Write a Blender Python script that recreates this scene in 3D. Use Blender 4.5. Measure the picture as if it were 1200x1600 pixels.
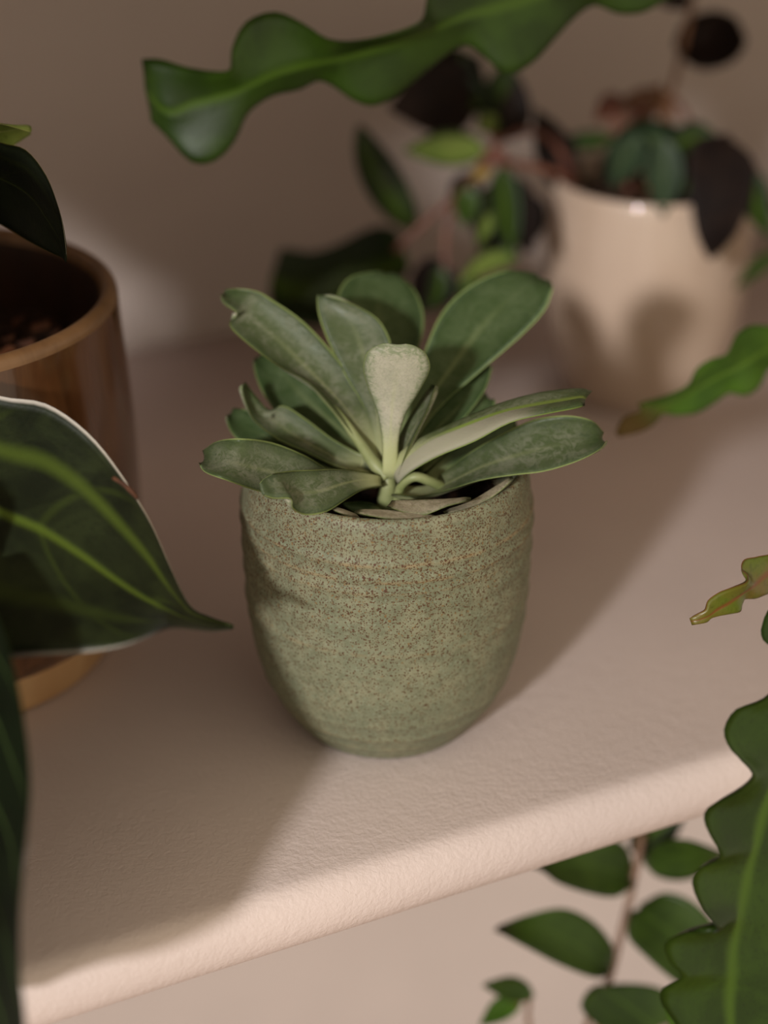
import bpy, math, random
import numpy as np
from mathutils import Vector

for o in list(bpy.data.objects):
    bpy.data.objects.remove(o, do_unlink=True)
scene = bpy.context.scene
COL = scene.collection
random.seed(7)
rng = np.random.default_rng(7)

# ------------------------------------------------------------------ camera
PITCH = math.radians(27.7)
FPX = 2900.0                      # focal length in pixels of the 1200x1600 frame
CAM = np.array([0.0, -0.579, 0.388])
cam_d = bpy.data.cameras.new('camera')
cam_d.sensor_fit = 'VERTICAL'
cam_d.sensor_height = 36.0
cam_d.sensor_width = 27.0
cam_d.lens = FPX / 1600 * 36
cam_d.clip_start = 0.02
cam_d.dof.use_dof = True
cam_d.dof.focus_distance = 0.612
cam_d.dof.aperture_fstop = 3.2
cam = bpy.data.objects.new('camera', cam_d)
cam.location = CAM
cam.rotation_euler = (math.pi / 2 - PITCH, 0, 0)
COL.objects.link(cam)
scene.camera = cam
RIGHT = np.array([1.0, 0, 0])
FWD = np.array([0, math.cos(PITCH), -math.sin(PITCH)])
UP = np.array([0, math.sin(PITCH), math.cos(PITCH)])

# ------------------------------------------------------------------ light
world = bpy.data.worlds.new('world')
scene.world = world
world.use_nodes = True
bg = world.node_tree.nodes['Background']
bg.inputs[0].default_value = (1.0, 0.85, 0.64, 1)
bg.inputs[1].default_value = 0.76

SUN_AZ, SUN_EL = math.radians(25), math.radians(21)
sun_d = bpy.data.lights.new('sun', 'SUN')
sun_d.energy = 2.8
sun_d.angle = math.radians(4.0)
sun_d.color = (1.0, 0.965, 0.95)
sun = bpy.data.objects.new('sun', sun_d)
sdir = Vector((math.sin(SUN_AZ) * math.cos(SUN_EL), math.cos(SUN_AZ) * math.cos(SUN_EL), -math.sin(SUN_EL)))
sun.rotation_euler = sdir.to_track_quat('-Z', 'Y').to_euler()
sun.location = (-1.2, -2, 1.2)
COL.objects.link(sun)

vs = scene.view_settings
scene.display_settings.display_device = 'sRGB'
vs.view_transform = 'Standard'
vs.look = 'None'
vs.gamma = 1
vs.exposure = 0.0
vs.use_curve_mapping = False

# ------------------------------------------------------------------ helpers
ORIGIN = {}


def at(px, py, d):
    """point seen at a pixel of the 1200x1600 frame at a depth of d metres"""
    return CAM + d * (FWD + RIGHT * ((px - 600) / FPX) - UP * ((py - 800) / FPX))


def link(o, parent=None, origin=(0, 0, 0)):
    COL.objects.link(o)
    if parent is not None:
        o.parent = parent
    ORIGIN[o.name] = np.array(origin, float)
    return o


def thing(name, loc, label, cat, group=None):
    o = bpy.data.objects.new(name, None)
    o.location = loc
    o.empty_display_size = 0.02
    link(o, None, loc)
    o['label'] = label
    o['category'] = cat
    if group:
        o['group'] = group
    return o


def mk(name, verts, faces, mats, parent=None, uv=None, mi=None, smooth=True):
    """one mesh object from world-space vertices"""
    org = ORIGIN[parent.name] if parent is not None else np.zeros(3)
    verts = np.asarray(verts, float) - org
    me = bpy.data.meshes.new(name)
    me.from_pydata(verts.tolist(), [], [tuple(int(i) for i in f) for f in faces])
    if not isinstance(mats, (list, tuple)):
        mats = [mats]
    for m in mats:
        me.materials.append(m)
    if mi is not None:
        me.polygons.foreach_set('material_index', np.asarray(mi, np.int32))
    if uv is not None:
        lay = me.uv_layers.new(name='UVMap')
        idx = np.empty(len(me.loops), np.int32)
        me.loops.foreach_get('vertex_index', idx)
        lay.data.foreach_set('uv', np.asarray(uv, np.float32)[idx].ravel())
    me.polygons.foreach_set('use_smooth', [smooth] * len(me.polygons))
    me.update()
    o = bpy.data.objects.new(name, me)
    return link(o, parent, org)


def cr(pts, n):
    """Catmull-Rom through rows of pts, n samples for each span"""
    p = np.asarray(pts, float)
    p = np.vstack([2 * p[0] - p[1], p, 2 * p[-1] - p[-2]])
    out = []
    for i in range(1, len(p) - 2):
        for k in range(n):
            t = k / n
            a, b, c, d = p[i - 1], p[i], p[i + 1], p[i + 2]
            out.append(0.5 * (2 * b + (c - a) * t + (2 * a - 5 * b + 4 * c - d) * t * t + (3 * b - a - 3 * c + d) * t ** 3))
    out.append(p[-2])
    return np.array(out)


def sheet(name, L, M, R, parent, mats, fold=0.0, thick=0.0016, nu=10, wave=0.0, tip_taper=True):
    """closed, slightly thick leaf blade from three 3D edge curves (left, midrib, right)"""
    n = len(M)
    us = np.linspace(-1, 1, 2 * (nu // 2) + 1)
    us = np.sign(us) * np.abs(us) ** 0.8
    P = np.zeros((n, len(us), 3))
    for j, u in enumerate(us):
        P[:, j] = M + (R - M) * u if u >= 0 else M + (L - M) * (-u)
    def normals(P):
        N = np.cross(np.gradient(P, axis=0), np.gradient(P, axis=1))
        N /= np.linalg.norm(N, axis=2, keepdims=True) + 1e-12
        k_ = max(2, len(N) // 12)
        N[-k_:] = N[-k_ - 1]; N[:k_] = N[k_]
        return N
    N = normals(P)
    view = CAM - P.reshape(-1, 3).mean(0)
    sgn = 1.0 if (N.reshape(-1, 3) @ view).mean() >= 0 else -1.0
    N *= sgn
    s = np.concatenate([[0], np.cumsum(np.linalg.norm(np.diff(M, axis=0), axis=1))])
    t = s / s[-1]
    bulge = (1 - us ** 2)[None, :, None]
    wid = np.linalg.norm(R - L, axis=1)
    k = (wid / wid.max())[:, None, None]
    P = P - N * fold * bulge * k
    if wave:
        ph = rng.random() * 6
        P = P + N * wave * (us[None, :] ** 2 * np.sin(t[:, None] * 15 + ph + us[None, :]))[..., None]
    N = normals(P) * sgn
    th = thick / 2 * np.sqrt(np.clip(1 - np.abs(us) ** 5, 0, 1))[None, :]
    if tip_taper:
        th = th * (np.clip(np.minimum(t / 0.03, (1 - t) / 0.03), 0, 1) ** 0.5)[:, None]
    th = np.repeat(th, n, 0) if th.shape[0] == 1 else th
    A = P + N * th[..., None]
    B = P - N * th[..., None]
    m = len(us)
    verts = np.vstack([A.reshape(-1, 3), B.reshape(-1, 3)])
    uvs = np.stack(np.broadcast_arrays((us[None, :] + 1) / 2, t[:, None]), -1).reshape(-1, 2)
    uvs = np.vstack([uvs, uvs])
    faces, mi = [], []
    off = n * m
    ix = lambda i, j: i * m + j
    for i in range(n - 1):
        for j in range(m - 1):
            a, b, c, d = ix(i, j), ix(i, j + 1), ix(i + 1, j + 1), ix(i + 1, j)
            f = (a, d, c, b) if sgn < 0 else (a, b, c, d)
            f = f[::-1] if sgn > 0 and False else f
            faces.append(f); mi.append(0)
            faces.append(tuple(x + off for x in f[::-1])); mi.append(1)
    for i in range(n - 1):
        for j in (0, m - 1):
            faces.append((ix(i, j), ix(i + 1, j), ix(i + 1, j) + off, ix(i, j) + off)); mi.append(0)
    for j in range(m - 1):
        for i in (0, n - 1):
            faces.append((ix(i, j), ix(i, j + 1), ix(i, j + 1) + off, ix(i, j) + off)); mi.append(0)
    if not isinstance(mats, (list, tuple)):
        mats = [mats, mats]
    return mk(name, verts, faces, list(mats), parent, uvs, mi)


def leaf(parent, st, depth, mats, fold=0.0, thick=0.0018, tilt=0.0, nu=10, sub=4, name='leaf', wave=0.0):
    """blade from stations measured along the leaf: (Lx,Ly,Rx,Ry) or (Lx,Ly,Mx,My,Rx,Ry), depth in metres along the leaf"""
    n = len(st)
    ds = np.interp(np.linspace(0, 1, n), np.linspace(0, 1, len(depth)), depth)
    tl = np.interp(np.linspace(0, 1, n), np.linspace(0, 1, len(tilt)), tilt) if hasattr(tilt, '__len__') else np.full(n, tilt)
    L, M, R = [], [], []
    for s, d, k in zip(st, ds, tl):
        if len(s) == 4:
            s = (s[0], s[1], (s[0] + s[2]) / 2, (s[1] + s[3]) / 2, s[2], s[3])
        L.append(at(s[0], s[1], d - k)); M.append(at(s[2], s[3], d)); R.append(at(s[4], s[5], d + k))
    return sheet(name, cr(L, sub), cr(M, sub), cr(R, sub), parent, mats, fold, thick, nu, wave)


def blade(parent, base, tip, width, d0, d1, mats, bow=0.0, fold=0.002, tilt=0.0, peak=0.42, point=1.0, thick=0.0012, name='leaf', dm=None):
    """pointed oval leaf between two places, width in the same units, bowed sideways"""
    b, e = np.array(base, float), np.array(tip, float)
    ax = e - b
    ln = np.linalg.norm(ax)
    nn = np.array([-ax[1], ax[0]]) / ln
    st, ds = [], []
    for t in np.linspace(0, 1, 9):
        c = b + ax * t + nn * bow * ln * 4 * t * (1 - t)
        g = math.log(0.5) / math.log(peak)
        w = math.sin(math.pi * t ** g) ** (0.75 if t ** g < 0.5 else point) * width / 2 + 1.0
        l, r = c + nn * w, c - nn * w
        st.append((l[0], l[1], r[0], r[1]))
        ds.append(d0 + (d1 - d0) * t + (0 if dm is None else dm * 4 * t * (1 - t)))
    return leaf(parent, st, ds, mats, fold, thick, tilt, 8, 3, name)


def tube(parent, pts, r0, r1, mat, name='stem', seg=8, sub=5):
    c = cr(pts, sub)
    n = len(c)
    T = np.gradient(c, axis=0)
    T /= np.linalg.norm(T, axis=1, keepdims=True)
    ref = np.array([0.3, 0.2, 0.93])
    A = np.cross(T, ref); A /= np.linalg.norm(A, axis=1, keepdims=True) + 1e-9
    B = np.cross(T, A)
    v, f, uv = [], [], []
    for i in range(n):
        t = i / (n - 1)
        r = r0 + (r1 - r0) * t
        for k in range(seg):
            a = 2 * math.pi * k / seg
            v.append(c[i] + r * (math.cos(a) * A[i] + math.sin(a) * B[i])); uv.append((k / seg, t))
    for i in range(n - 1):
        for k in range(seg):
            k2 = (k + 1) % seg
            f.append((i * seg + k, i * seg + k2, (i + 1) * seg + k2, (i + 1) * seg + k))
    f.append(tuple(range(seg))[::-1]); f.append(tuple((n - 1) * seg + k for k in range(seg)))
    return mk(name, v, f, mat, parent, uv)


def lathe(parent, name, prof, centre, mat, seg=128, sub=6, wob=0.0, ridges=None):
    p = cr(prof, sub)
    n = len(p)
    v, f, uv = [], [], []
    for i in range(n):
        r, z = p[i]
        for k in range(seg):
            a = 2 * math.pi * k / seg
            rr = r
            if wob and r > 0.01:
                rr += wob * (math.sin(2 * a + 1 + 20 * z) + 0.6 * math.sin(3 * a + 45 * z))
            if ridges and r > 0.01:
                rr += ridges(z, a, i / n)
            v.append((centre[0] + rr * math.cos(a), centre[1] + rr * math.sin(a), centre[2] + z))
            uv.append((k / seg, i / n))
    for i in range(n - 1):
        for k in range(seg):
            k2 = (k + 1) % seg
            f.append((i * seg + k, i * seg + k2, (i + 1) * seg + k2, (i + 1) * seg + k))
    return mk(name, v, f, mat, parent, uv)


def soil(parent, centre, r, mat, amp=0.003, seg=48, rings=14, dome=0.0):
    v, f = [(centre[0], centre[1], centre[2] + dome)], []
    for i in range(1, rings + 1):
        for k in range(seg):
            a = 2 * math.pi * k / seg
            rr = r * i / rings
            z = amp * (rng.random() - 0.5) + dome * (1 - (i / rings) ** 2)
            v.append((centre[0] + rr * math.cos(a), centre[1] + rr * math.sin(a), centre[2] + z))
    for k in range(seg):
        f.append((0, 1 + k, 1 + (k + 1) % seg))
    for i in range(rings - 1):
        for k in range(seg):
            k2 = (k + 1) % seg
            f.append((1 + i * seg + k, 1 + (i + 1) * seg + k, 1 + (i + 1) * seg + k2, 1 + i * seg + k2))
    nb = len(v)
    for k in range(seg):
        a = 2 * math.pi * k / seg
        v.append((centre[0] + r * math.cos(a), centre[1] + r * math.sin(a), centre[2] - 0.01))
    base = 1 + (rings - 1) * seg
    for k in range(seg):
        k2 = (k + 1) % seg
        f.append((base + k, nb + k, nb + k2, base + k2))
    f.append(tuple(nb + k for k in range(seg))[::-1])
    return mk('soil', v, f, mat, parent, smooth=False)


# ------------------------------------------------------------------ materials
def lin(c):
    out = []
    for x in c:
        x /= 255
        out.append(x / 12.92 if x <= 0.04045 else ((x + 0.055) / 1.055) ** 2.4)
    return tuple(out) + (1,)


class NT:
    def __init__(self, name):
        self.m = bpy.data.materials.new(name)
        self.m.use_nodes = True
        self.t = self.m.node_tree
        self.b = self.t.nodes['Principled BSDF']

    def node(self, ty, **kw):
        n = self.t.nodes.new(ty)
        for k, v in kw.items():
            setattr(n, k, v)
        return n

    def put(self, sock, v):
        if isinstance(v, bpy.types.NodeSocket):
            self.t.links.new(v, sock)
        else:
            sock.default_value = v

    def math(self, op, a, b=None, c=None, clamp=False):
        n = self.node('ShaderNodeMath', operation=op, use_clamp=clamp)
        for i, v in enumerate((a, b, c)):
            if v is not None:
                self.put(n.inputs[i], v)
        return n.outputs[0]

    def mix(self, f, a, b, mode='MIX'):
        n = self.node('ShaderNodeMix', data_type='RGBA', blend_type=mode)
        self.put(n.inputs[0], f); self.put(n.inputs[6], a); self.put(n.inputs[7], b)
        return n.outputs[2]

    def step(self, v, lo, hi, a=0.0, b=1.0):
        n = self.node('ShaderNodeMapRange', interpolation_type='SMOOTHSTEP')
        self.put(n.inputs[0], v)
        for i, x in enumerate((lo, hi, a, b)):
            n.inputs[i + 1].default_value = x
        return n.outputs[0]

    def coord(self, which='Object'):
        return self.node('ShaderNodeTexCoord').outputs[which]

    def scale(self, vec, s):
        n = self.node('ShaderNodeVectorMath', operation='MULTIPLY')
        self.put(n.inputs[0], vec); n.inputs[1].default_value = s
        return n.outputs[0]

    def noise(self, vec, scale, detail=3, rough=0.5, dist=0.0, out=0):
        n = self.node('ShaderNodeTexNoise')
        self.put(n.inputs['Vector'], vec)
        n.inputs['Scale'].default_value = scale
        n.inputs['Detail'].default_value = detail
        n.inputs['Roughness'].default_value = rough
        n.inputs['Distortion'].default_value = dist
        return n.outputs[out]

    def voro(self, vec, scale, feature='F1'):
        n = self.node('ShaderNodeTexVoronoi', feature=feature)
        self.put(n.inputs['Vector'], vec)
        n.inputs['Scale'].default_value = scale
        return n

    def sep(self, v):
        n = self.node('ShaderNodeSeparateXYZ')
        self.put(n.inputs[0], v)
        return n.outputs

    def bump(self, h, strength, dist=0.001, normal=None):
        n = self.node('ShaderNodeBump')
        n.inputs['Strength'].default_value = strength
        n.inputs['Distance'].default_value = dist
        self.put(n.inputs['Height'], h)
        if normal is not None:
            self.put(n.inputs['Normal'], normal)
        return n.outputs[0]

    def done(self, color, rough=0.5, normal=None, spec=0.5, **kw):
        self.put(self.b.inputs['Base Color'], color)
        self.put(self.b.inputs['Roughness'], rough)
        self.put(self.b.inputs['Specular IOR Level'], spec)
        if normal is not None:
            self.put(self.b.inputs['Normal'], normal)
        for k, v in kw.items():
            self.put(self.b.inputs[k.replace('_', ' ')], v)
        return self.m


def mat_paint(name, col, bump=0.35, rough=0.55):
    n = NT(name)
    c = n.coord()
    h1 = n.noise(c, 620, 3, 0.55, 0.4)
    h2 = n.noise(c, 190, 2, 0.5, 0.3)
    h = n.math('ADD', h1, n.math('MULTIPLY', h2, 0.8))
    v = n.noise(c, 9, 3)
    colr = n.mix(n.step(v, 0.3, 0.7), lin(col), lin([x * 0.97 for x in col]))
    return n.done(colr, rough, n.bump(h, bump, 0.0009), 0.35)


def mat_succulent(name, bloom, green, pale, edge, seed=0.0, bloom_lo=0.42, bloom_hi=0.6, rough=0.5, stalk=0.20, folded=False):
    n = NT(name)
    c = n.coord()
    uv = n.sep(n.coord('UV'))
    u = n.math('ABSOLUTE', n.math('SUBTRACT', n.math('MULTIPLY', uv[0], 2.0), 1.0))
    big = n.noise(c, 70 + seed, 4, 0.6, 1.2)
    scr = n.noise(n.scale(c, (1, 1.0, 2.2)), 190 + seed, 3, 0.65, 2.5)
    f = n.step(n.math('ADD', n.math('MULTIPLY', big, 0.5), n.math('MULTIPLY', scr, 0.5)), bloom_lo, bloom_hi)
    col = n.mix(f, lin(green), lin(bloom))
    fine = n.noise(c, 1500, 2)
    col = n.mix(n.math('MULTIPLY', n.step(fine, 0.45, 0.7), 0.25), col, lin([x * 0.72 for x in green]))
    rub = n.step(n.math('ADD', n.math('MAXIMUM', u, n.step(uv[1], 0.75, 1.0)), n.math('MULTIPLY', n.math('SUBTRACT', scr, 0.5), 1.6)), 0.55, 1.05)
    col = n.mix(n.math('MULTIPLY', rub, 0.75), col, lin([green[0] * 0.66, green[1] * 0.76, green[2] * 0.6]))
    mid = n.math('MULTIPLY', n.step(u, 0.16, 0.0), n.step(uv[1], 0.95, 0.3))
    col = n.mix(n.math('MULTIPLY', mid, 0.35), col, lin(pale))
    col = n.mix(n.step(uv[1], stalk + 0.14, stalk - 0.16), col, lin(pale))
    if folded:
        side = n.math('SUBTRACT', n.math('MULTIPLY', uv[0], 2.0), 1.0)
        col = n.mix(n.math('MULTIPLY', n.step(n.math('ABSOLUTE', side), 0.22, 0.05), n.step(uv[1], 0.25, 0.45)), col, lin(edge))
        col = n.mix(n.math('MULTIPLY', n.step(side, -0.02, -0.16), n.step(uv[1], 0.82, 0.62)), col, lin((146, 144, 124)))
    col = n.mix(n.math('MULTIPLY', n.step(u, 0.93, 0.985), 0.85), col, lin(edge))
    bmp = n.bump(n.math('ADD', fine, n.math('MULTIPLY', scr, 1.5)), 0.12, 0.0006)
    return n.done(col, n.mix(f, (rough - 0.12,) * 3 + (1,), (rough + 0.12,) * 3 + (1,)), bmp, 0.25, Subsurface_Weight=0.08,
                  Subsurface_Radius=(0.002, 0.004, 0.001), Subsurface_Scale=0.3)


def mat_foliage(name, dark, light, rib, edge=None, rough=0.38, vein=0.0, edge_w=0.94, k=5.0, sheen=0.0, mid_w=0.06, spec=0.3, lat=0.4, coll=0.8, tipc=None):
    n = NT(name)
    c = n.coord()
    uv = n.sep(n.coord('UV'))
    us = n.math('SUBTRACT', n.math('MULTIPLY', uv[0], 2.0), 1.0)
    u = n.math('ABSOLUTE', us)
    big = n.noise(c, 45, 3, 0.55, 0.6)
    col = n.mix(n.step(big, 0.35, 0.65), lin(dark), lin(light))
    fine = n.noise(c, 700, 3)
    col = n.mix(n.math('MULTIPLY', n.step(fine, 0.5, 0.75), 0.35), col, lin([x * 0.6 for x in dark]))
    if vein:
        ph = n.math('SUBTRACT', uv[1], n.math('MULTIPLY', n.math('POWER', u, 1.3), 0.30))
        ph = n.math('ADD', n.math('MULTIPLY', ph, k), n.math('MULTIPLY', n.noise(c, 12, 1), 0.25))
        tri = n.math('ABSOLUTE', n.math('SUBTRACT', n.math('FRACT', ph), 0.5))
        line = n.math('MULTIPLY', n.step(tri, 0.06, 0.0), n.step(u, 1.0, 0.75))
        # a collecting vein that runs along inside the margin
        line2 = n.step(n.math('ABSOLUTE', n.math('SUBTRACT', u, 0.55)), 0.12, 0.0)
        line = n.math('MAXIMUM', n.math('MULTIPLY', line, lat), n.math('MULTIPLY', n.math('MULTIPLY', line2, n.step(us, 0.1, -0.1, 0.3, 1.0)), coll))
        col = n.mix(n.math('MULTIPLY', line, vein), col, lin(rib))
    col = n.mix(n.math('MULTIPLY', n.step(u, mid_w * 1.4, 0.0), 0.8), col, lin(rib))
    if tipc is not None:
        col = n.mix(n.math('MULTIPLY', n.step(uv[1], 0.22, 0.05), 0.9), col, lin(tipc))
    if edge is not None:
        col = n.mix(n.math('MULTIPLY', n.step(u, edge_w, edge_w + 0.035), n.step(us, 0.1, -0.1, 0.55, 1.0)), col, lin(edge))
    bmp = n.bump(n.math('ADD', fine, n.math('MULTIPLY', n.step(u, mid_w * 1.6, 0.0), 1.5)), 0.15, 0.0008)
    kw = {}
    if sheen:
        kw = dict(Sheen_Weight=sheen, Sheen_Roughness=0.4)
    return n.done(col, rough, bmp, spec, **kw)


def mat_stem(name, a, b, rough=0.5):
    n = NT(name)
    c = n.coord()
    col = n.mix(n.step(n.noise(c, 120, 3), 0.35, 0.65), lin(a), lin(b))
    return n.done(col, rough, n.bump(n.noise(c, 600, 2), 0.15, 0.0006))


def mat_speckled():
    n = NT('speckled_sage_glaze')
    c = n.coord()
    z = n.sep(c)[2]
    base = n.mix(n.step(n.noise(c, 90, 4, 0.6), 0.35, 0.68), lin((111, 115, 92)), lin((126, 126, 101)))
    base = n.mix(n.math('MULTIPLY', n.step(n.noise(c, 420, 3, 0.6), 0.45, 0.65), 0.5), base, lin((93, 96, 74)))
    # pale mint flecks
    v0 = n.voro(c, 600)
    base = n.mix(n.math('MULTIPLY', n.step(v0.outputs['Distance'], 0.34, 0.15), 0.35), base, lin((136, 147, 126)))
    # iron breaking through along the throwing rings
    zz = n.math('ADD', z, n.math('MULTIPLY', n.math('SUBTRACT', n.noise(c, 25, 2), 0.5), 0.0016))
    iron = 0.0
    for zr, w, s in ((0.0905, 0.0011, 0.9), (0.0845, 0.0010, 0.75), (0.0800, 0.0009, 0.4), (0.0555, 0.0012, 0.35), (0.0150, 0.0010, 0.4), (0.0085, 0.0010, 0.3)):
        d = n.math('ABSOLUTE', n.math('SUBTRACT', zz, zr))
        b = n.math('MULTIPLY', n.step(d, w, 0.0), s)
        iron = b if isinstance(iron, float) else n.math('MAXIMUM', iron, b)
    iron = n.math('MULTIPLY', iron, n.step(n.noise(c, 160, 3, 0.6), 0.36, 0.6))
    base = n.mix(n.math('MULTIPLY', iron, 0.5), base, lin((152, 122, 84)))
    # iron speckles, denser towards the rim
    dens = n.step(n.math('ADD', z, n.math('MULTIPLY', n.noise(c, 60, 3), 0.03)), 0.035, 0.125, 0.30, 0.85)
    dens = n.math('ADD', dens, n.math('MULTIPLY', iron, 0.2))
    col = base
    cw = n.node('ShaderNodeVectorMath', operation='ADD')
    n.put(cw.inputs[0], c)
    n.put(cw.inputs[1], n.scale(n.noise(c, 900, 2, out=1), (0.0011, 0.0011, 0.0011)))
    for sc, cc, rad, off in ((1550, (82, 56, 33), 0.46, -0.08), (1100, (72, 46, 27), 0.36, 0.12), (900, (116, 92, 56), 0.30, 0.35), (560, (74, 42, 24), 0.24, 0.5)):
        v = n.voro(cw.outputs[0], sc)
        r = n.sep(v.outputs['Color'])
        keep = n.step(n.math('SUBTRACT', n.math('SUBTRACT', dens, off), r[0]), 0.0, 0.04)
        size = n.math('MULTIPLY', n.math('ADD', r[1], 0.35), rad)
        dot = n.step(n.math('SUBTRACT', size, v.outputs['Distance']), 0.0, 0.07)
        col = n.mix(n.math('MULTIPLY', n.math('MULTIPLY', dot, keep), 0.9), col, lin(cc))
    h = n.noise(c, 500, 4, 0.6)
    return n.done(col, 0.58, n.bump(h, 0.22, 0.0008), 0.35)


def mat_glaze(name, a, b, streak, rough, spec=0.5, zlines=0.0, coat=0.0):
    n = NT(name)
    c = n.coord()
    f = n.noise(n.scale(c, (1, 1, 0.18)), streak, 4, 0.6, 0.5)
    col = n.mix(n.step(f, 0.32, 0.68), lin(a), lin(b))
    h = n.noise(n.scale(c, (0.05, 0.05, 1)), 260, 2)
    return n.done(col, rough, n.bump(h, zlines, 0.001) if zlines else None, spec, Coat_Weight=coat, Coat_Roughness=0.04)


def mat_soil():
    n = NT('dark_potting_soil')
    c = n.coord()
    col = n.mix(n.step(n.noise(c, 320, 4, 0.7), 0.35, 0.7), lin((22, 15, 10)), lin((66, 44, 28)))
    return n.done(col, 0.9, n.bump(n.noise(c, 500, 4), 0.8, 0.002), 0.2)


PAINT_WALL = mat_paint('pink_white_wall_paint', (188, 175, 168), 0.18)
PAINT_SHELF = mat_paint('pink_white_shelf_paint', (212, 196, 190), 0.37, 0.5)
SOIL = mat_soil()
SAGE = mat_speckled()
CREAM = mat_glaze('cream_glaze', (184, 163, 145), (177, 155, 136), 40, 0.4, 0.4, 0.2, 1.0)
BROWN = mat_glaze('brown_glaze', (74, 44, 22), (100, 64, 36), 60, 0.22, 0.5, 0.0, 0.6)
BROWN_RIM = mat_glaze('tan_rim_clay', (124, 92, 60), (106, 76, 48), 80, 0.4)
BROWN_IN = mat_glaze('shaded_inner_glaze', (40, 24, 14), (54, 32, 18), 60, 0.5)  # shade inside the pot put into a darker wall colour
FOOT = mat_glaze('bare_tan_clay', (204, 166, 122), (192, 152, 108), 80, 0.7, 0.3)
TERRA = mat_glaze('plain_clay', (150, 110, 84), (140, 100, 76), 60, 0.6, 0.3)
SU_TOP = mat_succulent('succulent_leaf_top', (107, 111, 90), (75, 86, 56), (160, 164, 120), (142, 156, 94))
SU_FOLD = mat_succulent('succulent_leaf_folded', (112, 118, 94), (80, 92, 58), (160, 164, 120), (122, 142, 66), 5, folded=True)
SU_DEEP = mat_succulent('succulent_leaf_green', (82, 97, 65), (60, 78, 44), (146, 156, 108), (134, 152, 92), 13, 0.36, 0.66)
SU_PALE = mat_succulent('succulent_leaf_underside', (164, 160, 142), (150, 149, 130), (160, 164, 118), (132, 146, 94), 29, 0.38, 0.6, 0.55, 0.30)
SU_DRY = mat_succulent('succulent_dried_leaf', (158, 150, 128), (130, 122, 100), (130, 124, 92), (110, 126, 56), 41, 0.4, 0.6, 0.7, -0.3)
SU_STEM = mat_stem('succulent_stem', (138, 144, 98), (120, 130, 80))
VELVET = mat_foliage('velvet_leaf', (18, 24, 8), (36, 44, 20), (82, 100, 30), (200, 192, 180), 0.55, 0.7, 0.955, 3.0, 0.04, 0.05, 0.22, 0.22)  # pale margin colour also holds the light caught on the curled edge
VELVET_PALE = mat_foliage('velvet_leaf_pale_veins', (7, 14, 3), (12, 22, 6), (66, 86, 42), (48, 70, 16), 0.6, 0.8, 0.965, 5.0, 0.0, 0.05, 0.1, 0.8, 0.0)
VELVET_DARK = mat_foliage('velvet_leaf_dark', (14, 18, 9), (20, 26, 12), (40, 48, 16), (120, 116, 40), 0.55, 0.3, 0.975, 4.0, 0.0, 0.03, 0.15)
YOUNG = mat_foliage('young_leaf', (120, 142, 62), (146, 162, 84), (170, 180, 110), (176, 184, 110), 0.45)
CACTUS = mat_foliage('flat_cactus_stem', (29, 47, 4), (40, 61, 9), (62, 86, 18), None, 0.42, 0, 0.97, 5, 0, 0.12, 0.3)
CACTUS_BRIGHT = mat_foliage('flat_cactus_stem_bright', (46, 76, 12), (60, 92, 18), (80, 110, 30), None, 0.45, 0, 0.97, 5, 0, 0.10, 0.3, tipc=(92, 66, 20))  # brighter green stem, brownish at the tip
CACTUS_TIP = mat_foliage('flat_cactus_reddish_stem', (84, 94, 26), (106, 84, 34), (112, 58, 30), (118, 74, 40), 0.36, 0, 0.95, 5, 0, 0.16, 0.5)
VINE = mat_foliage('vine_leaf', (32, 50, 9), (46, 66, 15), (56, 78, 20), None, 0.45, 0.25, 0.97, 5, 0, 0.05)
VINE_STRIPE = mat_foliage('vine_leaf_striped', (20, 34, 9), (30, 46, 12), (62, 84, 16), None, 0.42, 0, 0.97, 5, 0, 0.28)
VINE_LIGHT = mat_foliage('vine_leaf_light', (78, 98, 36), (98, 114, 48), (118, 132, 62), (44, 54, 24), 0.5, 0, 0.7)
VINE_BLACK = mat_foliage('vine_leaf_dark_underside', (22, 15, 13), (32, 22, 17), (38, 27, 20), None, 0.6, 0, 0.97, 5, 0, 0.05, 0.15)
VINE_TEAL = mat_foliage('vine_leaf_blue_green', (30, 45, 28), (42, 58, 38), (66, 82, 54), None, 0.5, 0.2, 0.97, 5, 0, 0.2)
STEM_RED = mat_stem('vine_stem_red_brown', (88, 46, 34), (112, 68, 50))
YELLOW = mat_stem('vine_yellow_leaf', (150, 124, 40), (128, 104, 34))
STEM_HOYA = mat_stem('hoya_stem', (122, 94, 74), (104, 78, 60))
STEM_TAN = mat_stem('vine_stem_tan', (128, 88, 58), (104, 68, 44))
STEM_GREEN = mat_stem('petiole_green', (70, 90, 40), (90, 106, 50))

# ------------------------------------------------------------------ setting
YAW = math.radians(25.9)
SX = np.array([math.cos(YAW), math.sin(YAW), 0])      # along the shelf
SN = np.array([-math.sin(YAW), math.cos(YAW), 0])     # from the shelf front to the wall
S0 = np.array([0.0, -0.0873, 0.0])                     # on the front top edge
DEPTH = 0.45


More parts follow.
